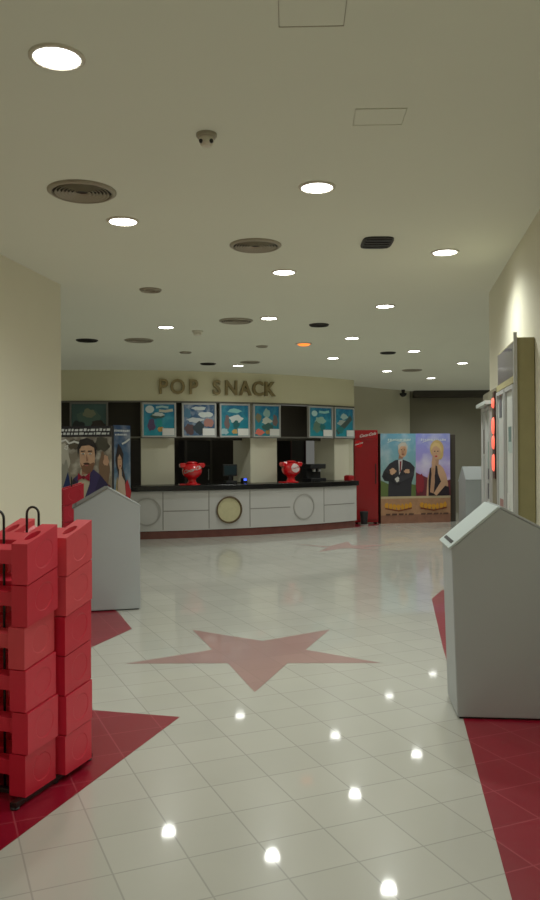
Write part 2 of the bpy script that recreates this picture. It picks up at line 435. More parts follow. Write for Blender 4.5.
M_teal = grad('print_teal', (20, 128, 140), (14, 92, 128), 0, .62, .18, 7, (90, 190, 190))
M_blue = grad('print_blue', (60, 90, 120), (20, 70, 110), 0, .62, .35, 7, (190, 200, 205))
def menu_board(x0, x1, style, label, seed, zc=2.245, h=.66, dim=False):
    R = RB + .05
    t0, t1 = kang(x0, R, 420), kang(x1, R, 420)
    a, b = kpt(t0, R), kpt(t1, R); w = (b - a).length; c = (a + b) / 2
    t = math.atan2(b.y - a.y, b.x - a.x)
    th = thing('menu_board', label, 'menu board', (c.x, c.y, zc - h / 2), t, 'illuminated menu boards')
    bm = bmesh.new(); f = .03
    box(bm, -w / 2, -w / 2 + f, -.03, .03, 0, h); box(bm, w / 2 - f, w / 2, -.03, .03, 0, h)
    box(bm, -w / 2 + f, w / 2 - f, -.03, .03, 0, f); box(bm, -w / 2 + f, w / 2 - f, -.03, .03, h - f, h)
    box(bm, -w / 2 + f, w / 2 - f, .0, .02, f, h - f)
    build('frame', bm, M_alu if not dim else M_binedge, th)
    A = Art(w - 2 * f, h - 2 * f, -(w - 2 * f) / 2, f)
    bg = M_blue if style == 1 else (pm(70, 98, 98, .25) if style == 6 else M_teal)
    A.poly([(0, 0), (1, 0), (1, 1), (0, 1)], bg)
    W = pm(214, 222, 220)
    if style == 0:
        A.ell(.2, .84, .14, .12, pm(222, 235, 236)); A.swirl([(.4, .9), (.6, .93), (.8, .9)], .04, pm(170, 205, 205))
        A.swirl([(.5, .8), (.7, .78), (.95, .82)], .05, pm(206, 200, 178)); A.blob(.45, .64, .22, .1, pm(60, 92, 84), seed)
        A.blob(.48, .68, .18, .06, W, seed + 1); A.blob(.25, .35, .12, .2, pm(92, 70, 110), seed + 2)
        A.blob(.5, .38, .1, .16, pm(24, 150, 150), seed + 3); A.blob(.55, .2, .1, .08, pm(210, 160, 80), seed + 4)
    elif style == 1:
        A.blob(.5, .88, .22, .06, W, seed); A.blob(.7, .68, .24, .09, W, seed + 1); A.blob(.38, .5, .26, .08, pm(200, 206, 208), seed + 2)
        A.blob(.2, .2, .16, .18, pm(90, 66, 70), seed + 3); A.blob(.5, .25, .18, .2, pm(40, 56, 66), seed + 4)
        A.blob(.8, .42, .16, .14, pm(176, 120, 110), seed + 5); A.blob(.12, .72, .12, .16, pm(70, 120, 150), seed + 7)
    elif style == 2:
        A.blob(.5, .82, .24, .07, pm(140, 200, 196), seed); A.blob(.55, .54, .24, .14, W, seed + 1)
        A.blob(.55, .36, .12, .14, pm(30, 96, 100), seed + 2); A.blob(.22, .45, .09, .24, pm(116, 96, 96), seed + 3)
        A.blob(.12, .14, .14, .1, pm(170, 200, 205), seed + 4); A.blob(.5, .14, .1, .08, pm(196, 158, 92), seed + 5)
    elif style == 3:
        A.blob(.5, .76, .14, .14, pm(150, 190, 184), seed); A.blob(.5, .5, .2, .12, pm(206, 214, 200), seed + 1)
        A.blob(.55, .3, .24, .12, pm(56, 96, 92), seed + 2); A.blob(.16, .6, .12, .14, pm(126, 120, 92), seed + 3)
        A.blob(.84, .52, .1, .2, pm(120, 100, 96), seed + 4); A.blob(.2, .12, .18, .1, pm(238, 116, 100), seed + 5)
        A.blob(.54, .12, .1, .07, pm(176, 140, 80), seed + 6)
    elif style == 4:
        A.ell(.24, .8, .13, .1, pm(190, 226, 224)); A.swirl([(.45, .86), (.7, .84), (.9, .88)], .05, pm(150, 206, 200))
        A.blob(.5, .56, .24, .13, pm(150, 190, 176), seed); A.blob(.35, .32, .2, .18, pm(96, 128, 110), seed + 1); A.blob(.6, .3, .12, .14, pm(34, 112, 112), seed + 2)
    elif style == 5:
        A.blob(.5, .72, .2, .1, pm(170, 200, 196), seed); A.blob(.4, .5, .26, .1, pm(168, 176, 168), seed + 1)
        A.swirl([(.1, .14), (.35, .3), (.6, .46), (.9, .7)], .12, pm(66, 84, 80)); A.blob(.3, .24, .18, .12, pm(30, 116, 116), seed + 2)
    else:
        A.blob(.5, .5, .34, .26, pm(86, 112, 104), seed); A.blob(.5, .66, .18, .16, pm(136, 140, 116), seed + 1)
        A.blob(.2, .2, .18, .18, pm(44, 50, 56), seed + 2); A.blob(.75, .25, .2, .16, pm(56, 48, 46), seed + 3)
    A.done('picture', th, (0, -.004, 0))
    if style != 6:
        bm = bmesh.new(); box(bm, w / 2 - f - w * .36, w / 2 - f - .005, -.034, -.026, f + .005, f + .14)
        build('price_card', bm, M_white, th)['label'] = 'blank white price card'
menu_board(142, 176, 0, 'teal menu board with white round badge, first from left above the counter pillars', 10)
menu_board(182, 216, 1, 'blue menu board with pale cloud shapes directly right of the first teal one', 20)
menu_board(219.5, 249.5, 2, 'teal menu board with one big white shape, under the letters N and A', 30)
menu_board(253, 280, 3, 'teal menu board with pinkish red patch at its lower left corner', 40)
menu_board(308, 332, 4, 'narrow teal menu board with pale round badge right of the dark gap', 50)
menu_board(334, 353.5, 5, 'narrowest menu board at the right end with dark diagonal stripe', 60)
menu_board(70, 108, 6, 'dim grey green menu board at far left above the standee of the bearded man', 70, 2.29, .58, True)

# raised lettering
sgn = thing('snack_sign', 'raised dark brass letters reading POP SNACK on the curved bulkhead', 'sign', (kpt(.2, RB).x, kpt(.2, RB).y, 2.77))
for ch, xc in (('P', 163), ('O', 177.5), ('P', 193), ('S', 216.5), ('N', 231), ('A', 245), ('C', 257.5), ('K', 269)):
    t = kang(xc, RB + .03, 385); p = kpt(t, RB + .04)
    bm = bmesh.new(); add_text(bm, ch, .40, .06, bold=.009, sx=.92)
    build('letter', bm, M_brass, sgn, V((p.x, p.y, 2.755 + .0)) - sgn.location, (0, 0, t))

# red drink dispensers on the counter
def dispenser(x, label, badge):
    R = KR - .04 - .08; t = kang(x, R, 478); p = kpt(t, R)
    th = thing('drink_dispenser', label, 'drink dispenser', (p.x, p.y, 1.0), t, 'red drink dispensers'); th.scale = (1.04, 1.0, .90)
    bm = bmesh.new(); lathe(bm, [(.15, 0), (.15, .02), (.10, .035), (.075, .07), (.07, .11), (.09, .14)], 32); box(bm, -.24, -.1, -.08, .08, 0, .03)
    build('pedestal', bm, M_cokered, th, bevel=.004, smooth=False)
    bm = bmesh.new(); prof = []
    for i in range(13):
        a = -PI / 2 + PI * i / 12
        prof.append((max(.012, .185 * math.cos(a)) , .30 + .175 * math.sin(a)))
    lathe(bm, prof, 40)
    g = build('globe', bm, M_cokered, th, smooth=True)
    bm = bmesh.new(); lathe(bm, [(.10, .455), (.105, .475), (.06, .495), (.02, .50)], 28); build('cap', bm, M_cokered, th, smooth=True)
    for s in (-1, 1):
        bm = bmesh.new(); prism_y(bm, [(s * .13, .37), (s * .215, .36), (s * .238, .43), (s * .21, .465), (s * .11, .46)], -.07, .07)
        build('tap_shoulder', bm, M_cokered, th, bevel=.015)
    def wrap(v, sc=1.0, cz=.28, r=.190):
        x, z = v.x, v.z + cz; zz = z - .30
        rad = math.sqrt(max(1e-4, (r ** 2) - (zz * r / .180) ** 2)); a = x / r
        return V((rad * math.sin(a), -rad * math.cos(a), z))
    if badge:
        bm = bmesh.new(); n = 28; cvs = []
        for k in range(5):
            rr_ = .1 * (k + 1) / 5
            cvs.append([bm.verts.new(wrap(V((rr_ * math.cos(2 * PI * i / n), 0, rr_ * math.sin(2 * PI * i / n))), cz=.33)) for i in range(n)])
        c0 = bm.verts.new(wrap(V((0, 0, 0)), cz=.33))
        for i in range(n): bm.faces.new((c0, cvs[0][i], cvs[0][(i + 1) % n]))
        for a, b in zip(cvs, cvs[1:]):
            for i in range(n): bm.faces.new((a[i], a[(i + 1) % n], b[(i + 1) % n], b[i]))
        build('round_badge', bm, pm(225, 205, 205), th)
        bm = bmesh.new(); add_text(bm, 'Coca-Cola', .05, .001, lambda v: wrap(V((v.x, 0, v.z + .22 * v.x)), cz=.32, r=.193), shear=.35, bold=.001)
        build('script_logo', bm, M_cokered, th)
    else:
        bm = bmesh.new(); add_text(bm, 'Coca-Cola', .10, .001, lambda v: wrap(V((v.x, 0, v.z + .3 * v.x)), cz=.30, r=.192), shear=.35, bold=.0035)
        build('script_logo', bm, M_white, th)
dispenser(192, 'glossy red drink dispenser with white script across it, left one on the counter', False)
dispenser(291, 'glossy red drink dispenser with round white badge, right one on the counter', True)

# back-of-counter equipment, barely lit
def kplace(x, Roff, y=478):
    t = kang(x, KR - Roff, y); p = kpt(t, KR - Roff); return p, t
def till(x, label):
    p, t = kplace(x, .55)
    th = thing('till_monitor', label, 'till', (p.x, p.y, 1.0), t)
    bm = bmesh.new(); box(bm, -.12, .12, -.1, .1, 0, .05); box(bm, -.03, .03, -.02, .02, .05, .2); build('stand', bm, M_blackp, th, bevel=.005)
    bm = bmesh.new(); box(bm, -.15, .15, -.02, .03, .14, .38); s = build('screen', bm, M_blackp, th, bevel=.008)
    bm = bmesh.new(); box(bm, -.125, .125, -.024, -.018, .17, .35); build('display', bm, M_screen, s)
till(230, 'dark till monitor with faint teal glow left of the middle pillar')
p, t = kplace(314, .55)
th = thing('coffee_machine', 'low dark machine on the counter left of the right end pillar', 'machine', (p.x, p.y, 1.0), t)
bm = bmesh.new(); box(bm, -.22, .22, -.15, .15, 0, .06); box(bm, -.2, .2, .0, .15, .06, .3); box(bm, -.22, .22, -.14, .15, .26, .36); build('body', bm, M_blackp, th, bevel=.01)
for xx in (-.08, .08):
    bm = bmesh.new(); lathe(bm, [(.035, .2), (.04, .26)], 16, c=(xx, -.08)); build('spout', bm, M_alu, th)
p, t = kplace(244, .5)
th = thing('card_reader', 'small black card reader with blue light beside the middle pillar', 'card reader', (p.x, p.y, 1.0), t)
bm = bmesh.new(); box(bm, -.05, .05, -.06, .06, 0, .1); build('body', bm, M_blackp, th, bevel=.008)
bm = bmesh.new(); box(bm, -.03, .03, -.065, -.058, .05, .09); build('indicator', bm, M_blueled, th)
p, t = kplace(349, .2)
th = thing('napkin_holder', 'small red box on the worktop at the right end pillar', 'napkin holder', (p.x, p.y, 1.0), t)
bm = bmesh.new(); box(bm, -.09, .09, -.07, .07, 0, .1); build('body', bm, M_coolred, th, bevel=.01)
bm = bmesh.new(); box(bm, -.06, .06, -.05, .05, .1, .115); build('napkins', bm, mat('napkin_pink', (190, 120, 120), .8), th)
# back shelving frame and cabinet seen in the gloom
def back_frame(x0, x1, label, m, z1=2.3):
    R = KR - 2.6
    a, b = kpt(kang(x0, R), R), kpt(kang(x1, R), R); c = (a + b) / 2; w = (b - a).length; t = math.atan2(b.y - a.y, b.x - a.x)
    th = thing('storage_cabinet', label, 'cabinet', (c.x, c.y, 0), t)
    bm = bmesh.new(); box(bm, -w / 2, w / 2, 0, .4, 0, z1); build('carcass', bm, mat('dark_cabinet', (34, 31, 30), .6), th, bevel=.01)
    bm = bmesh.new(); f = .05
    box(bm, -w / 2 + .02, -w / 2 + .02 + f, -.02, 0, .1, z1 - .05); box(bm, w / 2 - .02 - f, w / 2 - .02, -.02, 0, .1, z1 - .05); box(bm, -w / 2 + .07, w / 2 - .07, -.02, 0, z1 - .1, z1 - .05)
    box(bm, -w / 2 + .07, w / 2 - .07, -.02, 0, 1.3, 1.34)
    build('door_frame', bm, m, th)
    bm = bmesh.new(); tube(bm, [(w / 2 - .12, -.045, 1.0), (w / 2 - .12, -.045, 1.25)], .01); box(bm, w / 2 - .13, w / 2 - .11, -.045, -.018, 1.02, 1.04); box(bm, w / 2 - .13, w / 2 - .11, -.045, -.018, 1.2, 1.22)
    build('handle', bm, M_alu, th)
back_frame(184, 213, 'dark framed cabinet in the gloom behind the left dispenser', mat('cab_frame', (70, 66, 62), .5), 2.0)
back_frame(290, 306, 'dark cabinet with dull red edge behind the right dispenser', mat('cab_frame_red', (66, 24, 26), .5), 2.15)

# ------------------------------------------------------------------ red cooler right of the kiosk
a = atd(354.8, 524, 17.6); b = atd(378.5, 523, 17.6)
w = (V((b.x, b.y)) - V((a.x, a.y))).length; rz = math.atan2(b.y - a.y, b.x - a.x)
cl = thing('drinks_cooler', 'tall red drinks cooler standing between the counter and the standee', 'cooler', (a.x, a.y, 0), rz)
bm = bmesh.new(); box(bm, 0, w, 0.03, .36, .04, 2.1); build('cabinet', bm, M_coolred, cl, bevel=.012)
bm = bmesh.new(); box(bm, .015, w - .015, -.015, .03, .1, 1.9); d_ = build('door', bm, mat('door_red', (150, 8, 20), .35, var=.1, coat=.3), cl, bevel=.008)
bm = bmesh.new(); tube(bm, [(w - .06, -.05, .9), (w - .06, -.05, 1.35)], .012); box(bm, w - .07, w - .05, -.05, -.01, .92, .95); box(bm, w - .07, w - .05, -.05, -.01, 1.3, 1.33); build('handle', bm, M_blackp, d_)
bm = bmesh.new(); box(bm, .02, w - .02, -.01, .03, 1.91, 2.09); h_ = build('header', bm, M_coolred, cl, bevel=.006)
bm = bmesh.new(); add_text(bm, 'Coca-Cola', .085, .004, lambda v: V((v.x + w * .56, v.y - .013, v.z + 1.965 + .18 * v.x)), shear=.35, bold=.002); build('script_logo', bm, M_white, h_)
bm = bmesh.new(); n = 28
vs = [bm.verts.new((.1 + .085 * math.cos(2 * PI * i / n), -.019, 1.79 + .085 * math.sin(2 * PI * i / n))) for i in range(n)]; bm.faces.new(vs); build('round_badge', bm, M_cokered, d_)
bm = bmesh.new(); add_text(bm, 'Coca-Cola', .04, .003, lambda v: V((v.x + .1, v.y - .022, v.z + 1.78 + .3 * v.x)), shear=.35, bold=.0015); build('script_logo', bm, M_white, d_)
for xx in (.05, w - .05):
    for yy in (.08, .30):
        bm = bmesh.new(); lathe(bm, [(.025, 0), (.03, .045)], 12, c=(xx, yy)); build('foot', bm, M_blackp, cl)

p = atz(359, 526)
sb = thing('waste_bin', 'small black waste bin on the floor at the right end of the counter', 'bin', (2.05, 17.3, 0))
bm = bmesh.new(); lathe(bm, [(.07, .02), (.085, .22), (.095, .3), (.085, .31)], 20); build('bin_body', bm, M_blackp, sb, smooth=False)
bm = bmesh.new(); lathe(bm, [(.09, 0), (.09, .025), (.06, .03)], 20); build('base_ring', bm, pm(170, 170, 165), sb)

# ------------------------------------------------------------------ cinema standees
SK, SK2 = pm(206, 160, 128), pm(160, 112, 86)
# right: two-panel standee by the far wall
a = atd(381, 523, 17.7); b = atd(450.5, 523, 18.05)
w = (V((b.x, b.y)) - V((a.x, a.y))).length; rz = math.atan2(b.y - a.y, b.x - a.x); H = 2.02; pw = w / 2
st = thing('cinema_standee', 'cinema standee of a suited man and a blonde woman beside the red cooler', 'standee', (a.x, a.y, 0), rz)
bm = bmesh.new(); box(bm, 0, w, .02, .2, 0, H); box(bm, w, w + .18, .10, .2, 0, H - .02); build('backing_box', bm, mat('standee_dark_side', (62, 54, 46), .7), st, bevel=.005)
bm = bmesh.new(); box(bm, 0, w, 0, .02, 0, H); fp = build('front_board', bm, pm(120, 90, 70), st)
g1 = grad('sky_green', (120, 150, 130), (96, 150, 176), .6, 2, .22, 2.2)
A = Art(pw, H * .70, 0, H * .30)
A.poly([(0, 0), (1, 0), (1, 1), (0, 1)], g1)
A.poly([(0, 0), (1, 0), (1, .18), (.6, .22), (.25, .19), (0, .26)], pm(92, 110, 56))
A.line(.2, .85, .885, .035, pm(190, 210, 208), 3); A.swirl([(.2, .86), (.4, .9), (.6, .87), (.85, .9)], .02, pm(190, 210, 208))
SU, SU2 = pm(44, 42, 50), pm(30, 29, 36)
A.poly([(.20, 0), (.86, 0), (.88, .22), (.95, .34), (.97, .46), (.84, .54), (.62, .59), (.42, .58), (.24, .52), (.08, .40), (.03, .32), (.10, .25), (.22, .24)], SU)   # jacket
A.poly([(.50, .58), (.62, .59), (.60, .44), (.52, .34)], pm(205, 200, 200)); A.poly([(.54, .56), (.59, .56), (.57, .40), (.53, .38)], pm(120, 30, 40))
A.poly([(.5, .6), (.63, .6), (.64, .7), (.54, .7)], SK2)
A.ell(.62, .73, .125, .105, SK, a=-.2); A.ell(.65, .71, .07, .07, pm(188, 140, 108), a=-.2)
A.poly([(.50, .74), (.49, .81), (.58, .86), (.70, .86), (.77, .79), (.75, .74), (.70, .80), (.58, .80)], pm(196, 188, 176))
A.ell(.585, .745, .016, .008, pm(50, 36, 30)); A.ell(.67, .74, .016, .008, pm(50, 36, 30)); A.poly([(.62, .74), (.645, .70), (.62, .695)], SK2); A.ell(.63, .672, .04, .008, pm(130, 62, 56))
A.poly([(.10, .40), (.50, .28), (.58, .22), (.50, .18), (.08, .30)], SU2); A.poly([(.94, .40), (.44, .30), (.36, .25), (.44, .20), (.92, .32)], pm(54, 52, 60))  # folded arms
A.blob(.33, .40, .09, .05, SK, 4); A.blob(.74, .40, .08, .035, SK, 5); A.blob(.46, .27, .06, .04, pm(210, 205, 200), 6)
A.done('picture', fp, (0, -.002, 0))['label'] = 'man in dark suit with crossed arms against green sky'
g2 = grad('sky_violet', (176, 140, 190), (120, 130, 200), .6, 2, .3, 2.0)
A = Art(pw, H * .70, pw, H * .30)
A.poly([(0, 0), (1, 0), (1, 1), (0, 1)], g2)
A.line(.15, .9, .885, .035, pm(200, 204, 220), 8); A.swirl([(.2, .86), (.4, .9), (.6, .87), (.85, .9)], .02, pm(200, 204, 220))
A.poly([(0, 0), (1, 0), (1, .26), (.75, .22), (.3, .3), (0, .38)], pm(108, 40, 52))
DR = pm(36, 26, 36); SK3 = pm(190, 142, 112); HB = pm(204, 170, 108)
A.poly([(.30, .0), (.94, .0), (.93, .20), (.88, .34), (.80, .44), (.70, .50), (.52, .50), (.42, .44), (.34, .3)], SK)      # shoulders and arms
A.poly([(.36, .0), (.98, .0), (.96, .14), (.84, .16), (.72, .24), (.64, .36), (.62, .48), (.57, .49), (.55, .34), (.46, .30), (.44, .46), (.40, .44), (.36, .24)], DR)
A.poly([(.52, .49), (.66, .50), (.67, .62), (.55, .62)], SK3)
A.ell(.61, .75, .20, .145, HB); A.ell(.70, .68, .10, .10, HB)
A.ell(.59, .70, .125, .12, SK)
A.poly([(.44, .73), (.45, .80), (.54, .86), (.68, .84), (.75, .76), (.74, .68), (.69, .76), (.60, .80), (.52, .79)], pm(220, 188, 128))
A.ell(.545, .715, .022, .009, pm(50, 36, 30)); A.ell(.635, .715, .022, .009, pm(50, 36, 30)); A.poly([(.58, .71), (.605, .67), (.575, .667)], SK3); A.ell(.585, .635, .038, .012, pm(186, 40, 52))
A.poly([(.40, .06), (.50, .04), (.54, .22), (.53, .44), (.47, .46), (.43, .26)], SK3)                                  # raised forearm
A.poly([(.46, .44), (.54, .44), (.57, .54), (.55, .60), (.49, .61), (.45, .54)], SK)
for k in range(3): A.swirl([(.47 + .028 * k, .56), (.485 + .028 * k, .625)], .02, SK)
A.poly([(.50, .04), (.58, .0), (.90, .20), (.88, .32), (.80, .30)], SK)
A.blob(.1, .2, .12, .16, pm(140, 34, 48), 13)
A.done('picture', fp, (0, -.002, 0))['label'] = 'blonde woman in dark dress against violet sky'
A = Art(w, H * .30, 0, 0)
A.poly([(0, 0), (1, 0), (1, 1), (0, 1)], pm(176, 130, 96, .3, 9))
A.poly([(0, 0), (1, 0), (1, .34), (0, .3)], pm(146, 100, 80, .3, 9)); A.poly([(0, .92), (1, .92), (1, 1), (0, 1)], pm(196, 176, 140))
for x0 in (0, .5):
    for k in range(7):
        A.blob(x0 + .08 + .056 * k, .66 - .06 * math.sin(PI * k / 6), .026, .11, pm(216, 150, 44), 20 + k)
    A.swirl([(x0 + .06, .56), (x0 + .25, .46), (x0 + .44, .56)], .03, pm(120, 56, 30)); A.line(x0 + .06, x0 + .46, .3, .07, pm(90, 60, 50), 5)
A.done('title_band', fp, (0, -.002, 0))['label'] = 'sandy brown band with yellow lettering blurs'

# left: standee behind the left bin
D1 = 12.3
a = atd(58, 505, 12.5); b = atd(112, 505, D1)
w = (V((b.x, b.y)) - V((a.x, a.y))).length; rz = math.atan2(b.y - a.y, b.x - a.x); H = 2.04
s2 = thing('cinema_standee', 'cinema standee of a bearded man in purple jacket and bow tie behind the left bin', 'standee', (a.x, a.y, 0), rz)
bm = bmesh.new(); box(bm, 0, w, .015, .09, 0, H); build('backing_box', bm, mat('standee_black', (30, 28, 30), .7), s2)
bm = bmesh.new(); box(bm, 0, w, 0, .015, 0, H); fp = build('front_board', bm, pm(60, 50, 50), s2)
Z0 = .62
A = Art(w, H - Z0, 0, Z0)
g3 = grad('busy_crowd', (150, 138, 112), (96, 88, 76), 0, 2, .4, 6, (196, 190, 172))
A.poly([(0, 0), (1, 0), (1, 1), (0, 1)], g3)
A.poly([(0, .88), (1, .88), (1, 1), (0, 1)], pm(34, 30, 34)); A.line(.02, .98, .945, .028, pm(222, 224, 222), 31); A.line(.05, .98, .905, .026, pm(214, 216, 214), 32)
A.blob(.13, .66, .10, .16, pm(190, 184, 168), 33); A.blob(.82, .8, .14, .08, pm(70, 66, 54), 34); A.blob(.3, .8, .1, .06, pm(86, 76, 62), 35)
A.blob(.86, .5, .1, .2, pm(122, 94, 72), 36); A.blob(.9, .62, .05, .06, pm(196, 150, 120), 44); A.blob(.14, .42, .08, .2, pm(150, 146, 132), 37)
A.swirl([(.06, .83), (.16, .85), (.22, .81), (.32, .83), (.42, .81)], .03, pm(226, 224, 218)); A.swirl([(.14, .77), (.2, .79), (.18, .74), (.13, .76)], .022, pm(226, 224, 218))
A.poly([(.08, .28), (.2, .5), (.24, .36), (.2, .0), (.1, .0)], pm(26, 42, 92))
A.poly([(.12, 0), (1, 0), (1, .18), (.94, .34), (.80, .46), (.68, .52), (.46, .50), (.30, .42), (.20, .28)], pm(58, 48, 92))        # jacket
A.poly([(.70, .30), (.92, .10), (1, .1), (.96, .34), (.80, .46)], pm(46, 38, 76)); A.poly([(.22, .32), (.30, .42), (.40, .36), (.36, .1), (.2, .05)], pm(42, 38, 52))
A.poly([(.44, .52), (.62, .54), (.60, .36), (.42, .05), (.34, .1), (.38, .34)], pm(190, 176, 150))
A.poly([(.46, .46), (.62, .48), (.64, .58), (.46, .58)], SK2)
A.poly([(.42, .76), (.43, .56), (.49, .50), (.56, .485), (.65, .52), (.70, .60), (.71, .76), (.64, .80), (.50, .80)], SK)
A.poly([(.43, .60), (.47, .56), (.52, .58), (.60, .58), (.68, .60), (.70, .58), (.65, .50), (.56, .47), (.47, .50)], pm(122, 84, 62))                # beard
A.ell(.55, .585, .06, .012, pm(66, 42, 34)); A.ell(.55, .565, .035, .008, pm(170, 96, 86))
A.poly([(.39, .66), (.38, .76), (.43, .85), (.56, .87), (.68, .84), (.74, .76), (.72, .64), (.69, .76), (.60, .79), (.46, .78), (.42, .74)], pm(40, 32, 30))
for ex in (.49, .62): A.ell(ex, .695, .028, .009, pm(232, 226, 216)); A.ell(ex, .695, .011, .009, pm(40, 28, 24)); A.poly([(ex - .04, .715), (ex + .04, .72), (ex + .04, .73), (ex - .04, .728)], pm(44, 34, 30))
A.poly([(.55, .70), (.585, .62), (.55, .612)], SK2)
A.poly([(.50, .43), (.40, .485), (.39, .40)], pm(150, 20, 48)); A.poly([(.50, .43), (.62, .49), (.61, .39)], pm(150, 20, 48)); A.ell(.5, .435, .03, .022, pm(112, 14, 36))
A.poly([(.86, .2), (.96, .36), (1, .34), (1, .1)], pm(96, 30, 52))
A.done('picture', fp, (0, -.002, 0))['label'] = 'bearded man in purple jacket with crimson bow tie'

a = atd(113.3, 505, 12.55); b = atd(130.5, 505, 12.9)
w = (V((b.x, b.y)) - V((a.x, a.y))).length; rz = math.atan2(b.y - a.y, b.x - a.x); H = 2.06
s3 = thing('poster_stand', 'narrow blue poster stand of a dark haired woman right of the bearded man standee', 'poster stand', (a.x, a.y, 0), rz)
bm = bmesh.new(); box(bm, 0, w, .0, .04, 0, H); fp = build('board', bm, mat('standee_black', (30, 28, 30), .7), s3)
bm = bmesh.new(); box(bm, .05, w - .05, .0, .14, 0, .03); build('base_plate', bm, M_blackm, s3)
A = Art(w, H - .7, 0, .7)
A.poly([(0, 0), (1, 0), (1, 1), (0, 1)], grad('sea_blue', (92, 128, 140), (20, 50, 92), 0, 2.2, .18, 3))
A.line(.06, .95, .925, .025, pm(222, 226, 228), 41); A.line(.1, .8, .88, .022, pm(222, 226, 228), 42); A.swirl([(.5, .78), (.7, .8), (.95, .84)], .03, pm(220, 222, 220))
A.poly([(.0, 0), (.2, .4), (.3, .3), (.4, 0)], pm(180, 160, 110)); A.blob(.35, .58, .22, .18, pm(40, 30, 32), 43); A.ell(.36, .58, .13, .11, SK)
A.poly([(.22, .66), (.34, .72), (.5, .66), (.54, .5), (.8, .26), (.6, .22), (.5, .4), (.48, .6), (.34, .66), (.26, .62)], pm(48, 34, 34))
for ex in (.3, .42): A.ell(ex, .60, .025, .007, pm(40, 28, 24))
A.poly([(.36, .6), (.39, .55), (.36, .548)], SK2); A.ell(.36, .52, .04, .01, pm(168, 60, 60))
A.poly([(.3, .48), (.44, .48), (.46, .4), (.62, .34), (.7, .1), (.6, 0), (.24, 0), (.2, .3), (.28, .4)], pm(196, 170, 150)); A.poly([(.64, .3), (.78, .36), (1, .2), (.9, .08), (.7, .12)], pm(178, 34, 44))
A.poly([(.3, 0), (.32, .2), (.5, .12), (.7, .18), (.8, 0)], pm(60, 60, 82))
A.done('picture', fp, (0, -.003, 0))['label'] = 'dark haired woman on a sea blue background'

# ------------------------------------------------------------------ house-shaped bins
def house_bin(label, loc, rz, W, D, xp, zp, zl, zr, inset=0.03, name='litter_bin', lidm=None):
    th = thing(name, label, 'bin', loc, rz)
    bm = bmesh.new()
    pts = [(inset, .012), (W, .012), (W, zr), (xp, zp), (0, zl)]
    prism_y(bm, pts, 0, D); build('body', bm, M_bin, th, bevel=.006)
    bm = bmesh.new(); box(bm, inset + .015, W - .015, .015, D - .015, 0, .014); build('shadow_skirt', bm, M_blackp, th)  # black base skirt put in as the shadow beneath the bin
    sl = V((xp, zp)) - V((0, zl)); L = sl.length; u = sl / L; nrm = V((-u.y, u.x))
    a = V((0, zl)) - u * .012; b = V((xp, zp))
    bm = bmesh.new(); prism_y(bm, [a + nrm * .001, b + nrm * .001, b + nrm * .016, a + nrm * .016], -.006, D + .006)
    lid = build('lid', bm, lidm or M_binlid, th, bevel=.003); lid['label'] = 'darker grey sloping lid' if lidm else 'paler sloping lid'
    bm = bmesh.new()
    p0 = V((0, zl)) + u * .02 + nrm * .0165; p1 = p0 + u * .022
    prism_y(bm, [p0, p1, p1 + nrm * .002, p0 + nrm * .002], .05, D - .05); build('slot_line', bm, M_blackp, lid)
    sr = V((W, zr)) - V((xp, zp)); L2 = sr.length; u2 = sr / L2; n2 = V((-u2.y, u2.x))
    bm = bmesh.new(); c = V((W, zr)) + u2 * .008
    prism_y(bm, [b + n2 * .001, c + n2 * .001, c + n2 * .012, b + n2 * .012 + V((0, .004))], -.004, D + .004); build('roof_panel', bm, M_bin, th, bevel=.003)
    return th
Wb = .60
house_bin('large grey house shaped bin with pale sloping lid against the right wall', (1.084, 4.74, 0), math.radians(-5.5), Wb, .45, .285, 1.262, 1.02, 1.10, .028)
lb0 = atz(140.5, 609.5); ang = math.radians(14)
lo = V((lb0.x, lb0.y, 0)) - V((math.cos(ang), math.sin(ang), 0)) * .66
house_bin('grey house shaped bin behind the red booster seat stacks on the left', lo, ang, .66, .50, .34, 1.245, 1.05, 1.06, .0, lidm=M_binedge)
b3 = atd(461, 522, 16.6)
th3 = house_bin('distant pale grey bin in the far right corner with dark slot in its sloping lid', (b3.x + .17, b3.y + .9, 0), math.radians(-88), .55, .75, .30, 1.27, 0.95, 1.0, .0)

# ------------------------------------------------------------------ booster seats
def recess_face(bm, o, u, v, w, h, cx, cy, rx, ry, depth, nrm, n=24, lip=0.0):
    """rectangle o..o+u*w+v*h with an elliptical recess sunk along -nrm"""
    per = []
    per_pts = []
    for i in range(n):
        t = 2 * PI * i / n; dx, dy = math.cos(t), math.sin(t)
        k = min((w - cx if dx > 0 else cx) / abs(dx) if abs(dx) > 1e-6 else 1e9, (h - cy if dy > 0 else cy) / abs(dy) if abs(dy) > 1e-6 else 1e9)
        per_pts.append((cx + dx * k, cy + dy * k, t))
    corners = [(0, 0), (w, 0), (w, h), (0, h)]
    for c in corners:
        t = math.atan2(c[1] - cy, c[0] - cx) % (2 * PI)
        per_pts.append((c[0], c[1], t))
    per_pts.sort(key=lambda q: q[2])
    P = lambda x, y, d=0: bm.verts.new(o + u * x + v * y - nrm * d)
    out = [P(a, b) for a, b, t in per_pts]
    e1 = [P(cx + rx * math.cos(t), cy + ry * math.sin(t)) for a, b, t in per_pts]
    e2 = [P(cx + rx * .93 * math.cos(t), cy + ry * .93 * math.sin(t), depth) for a, b, t in per_pts]
    m = len(out)
    for A1, B1 in ((out, e1), (e1, e2)):
        for i in range(m): bm.faces.new((A1[i], A1[(i + 1) % m], B1[(i + 1) % m], B1[i]))
    bm.faces.new(e2)
SW, SLn, SH, AT = .43, .235, .188, .088
PITCH = .1935
SLOPE = .0118
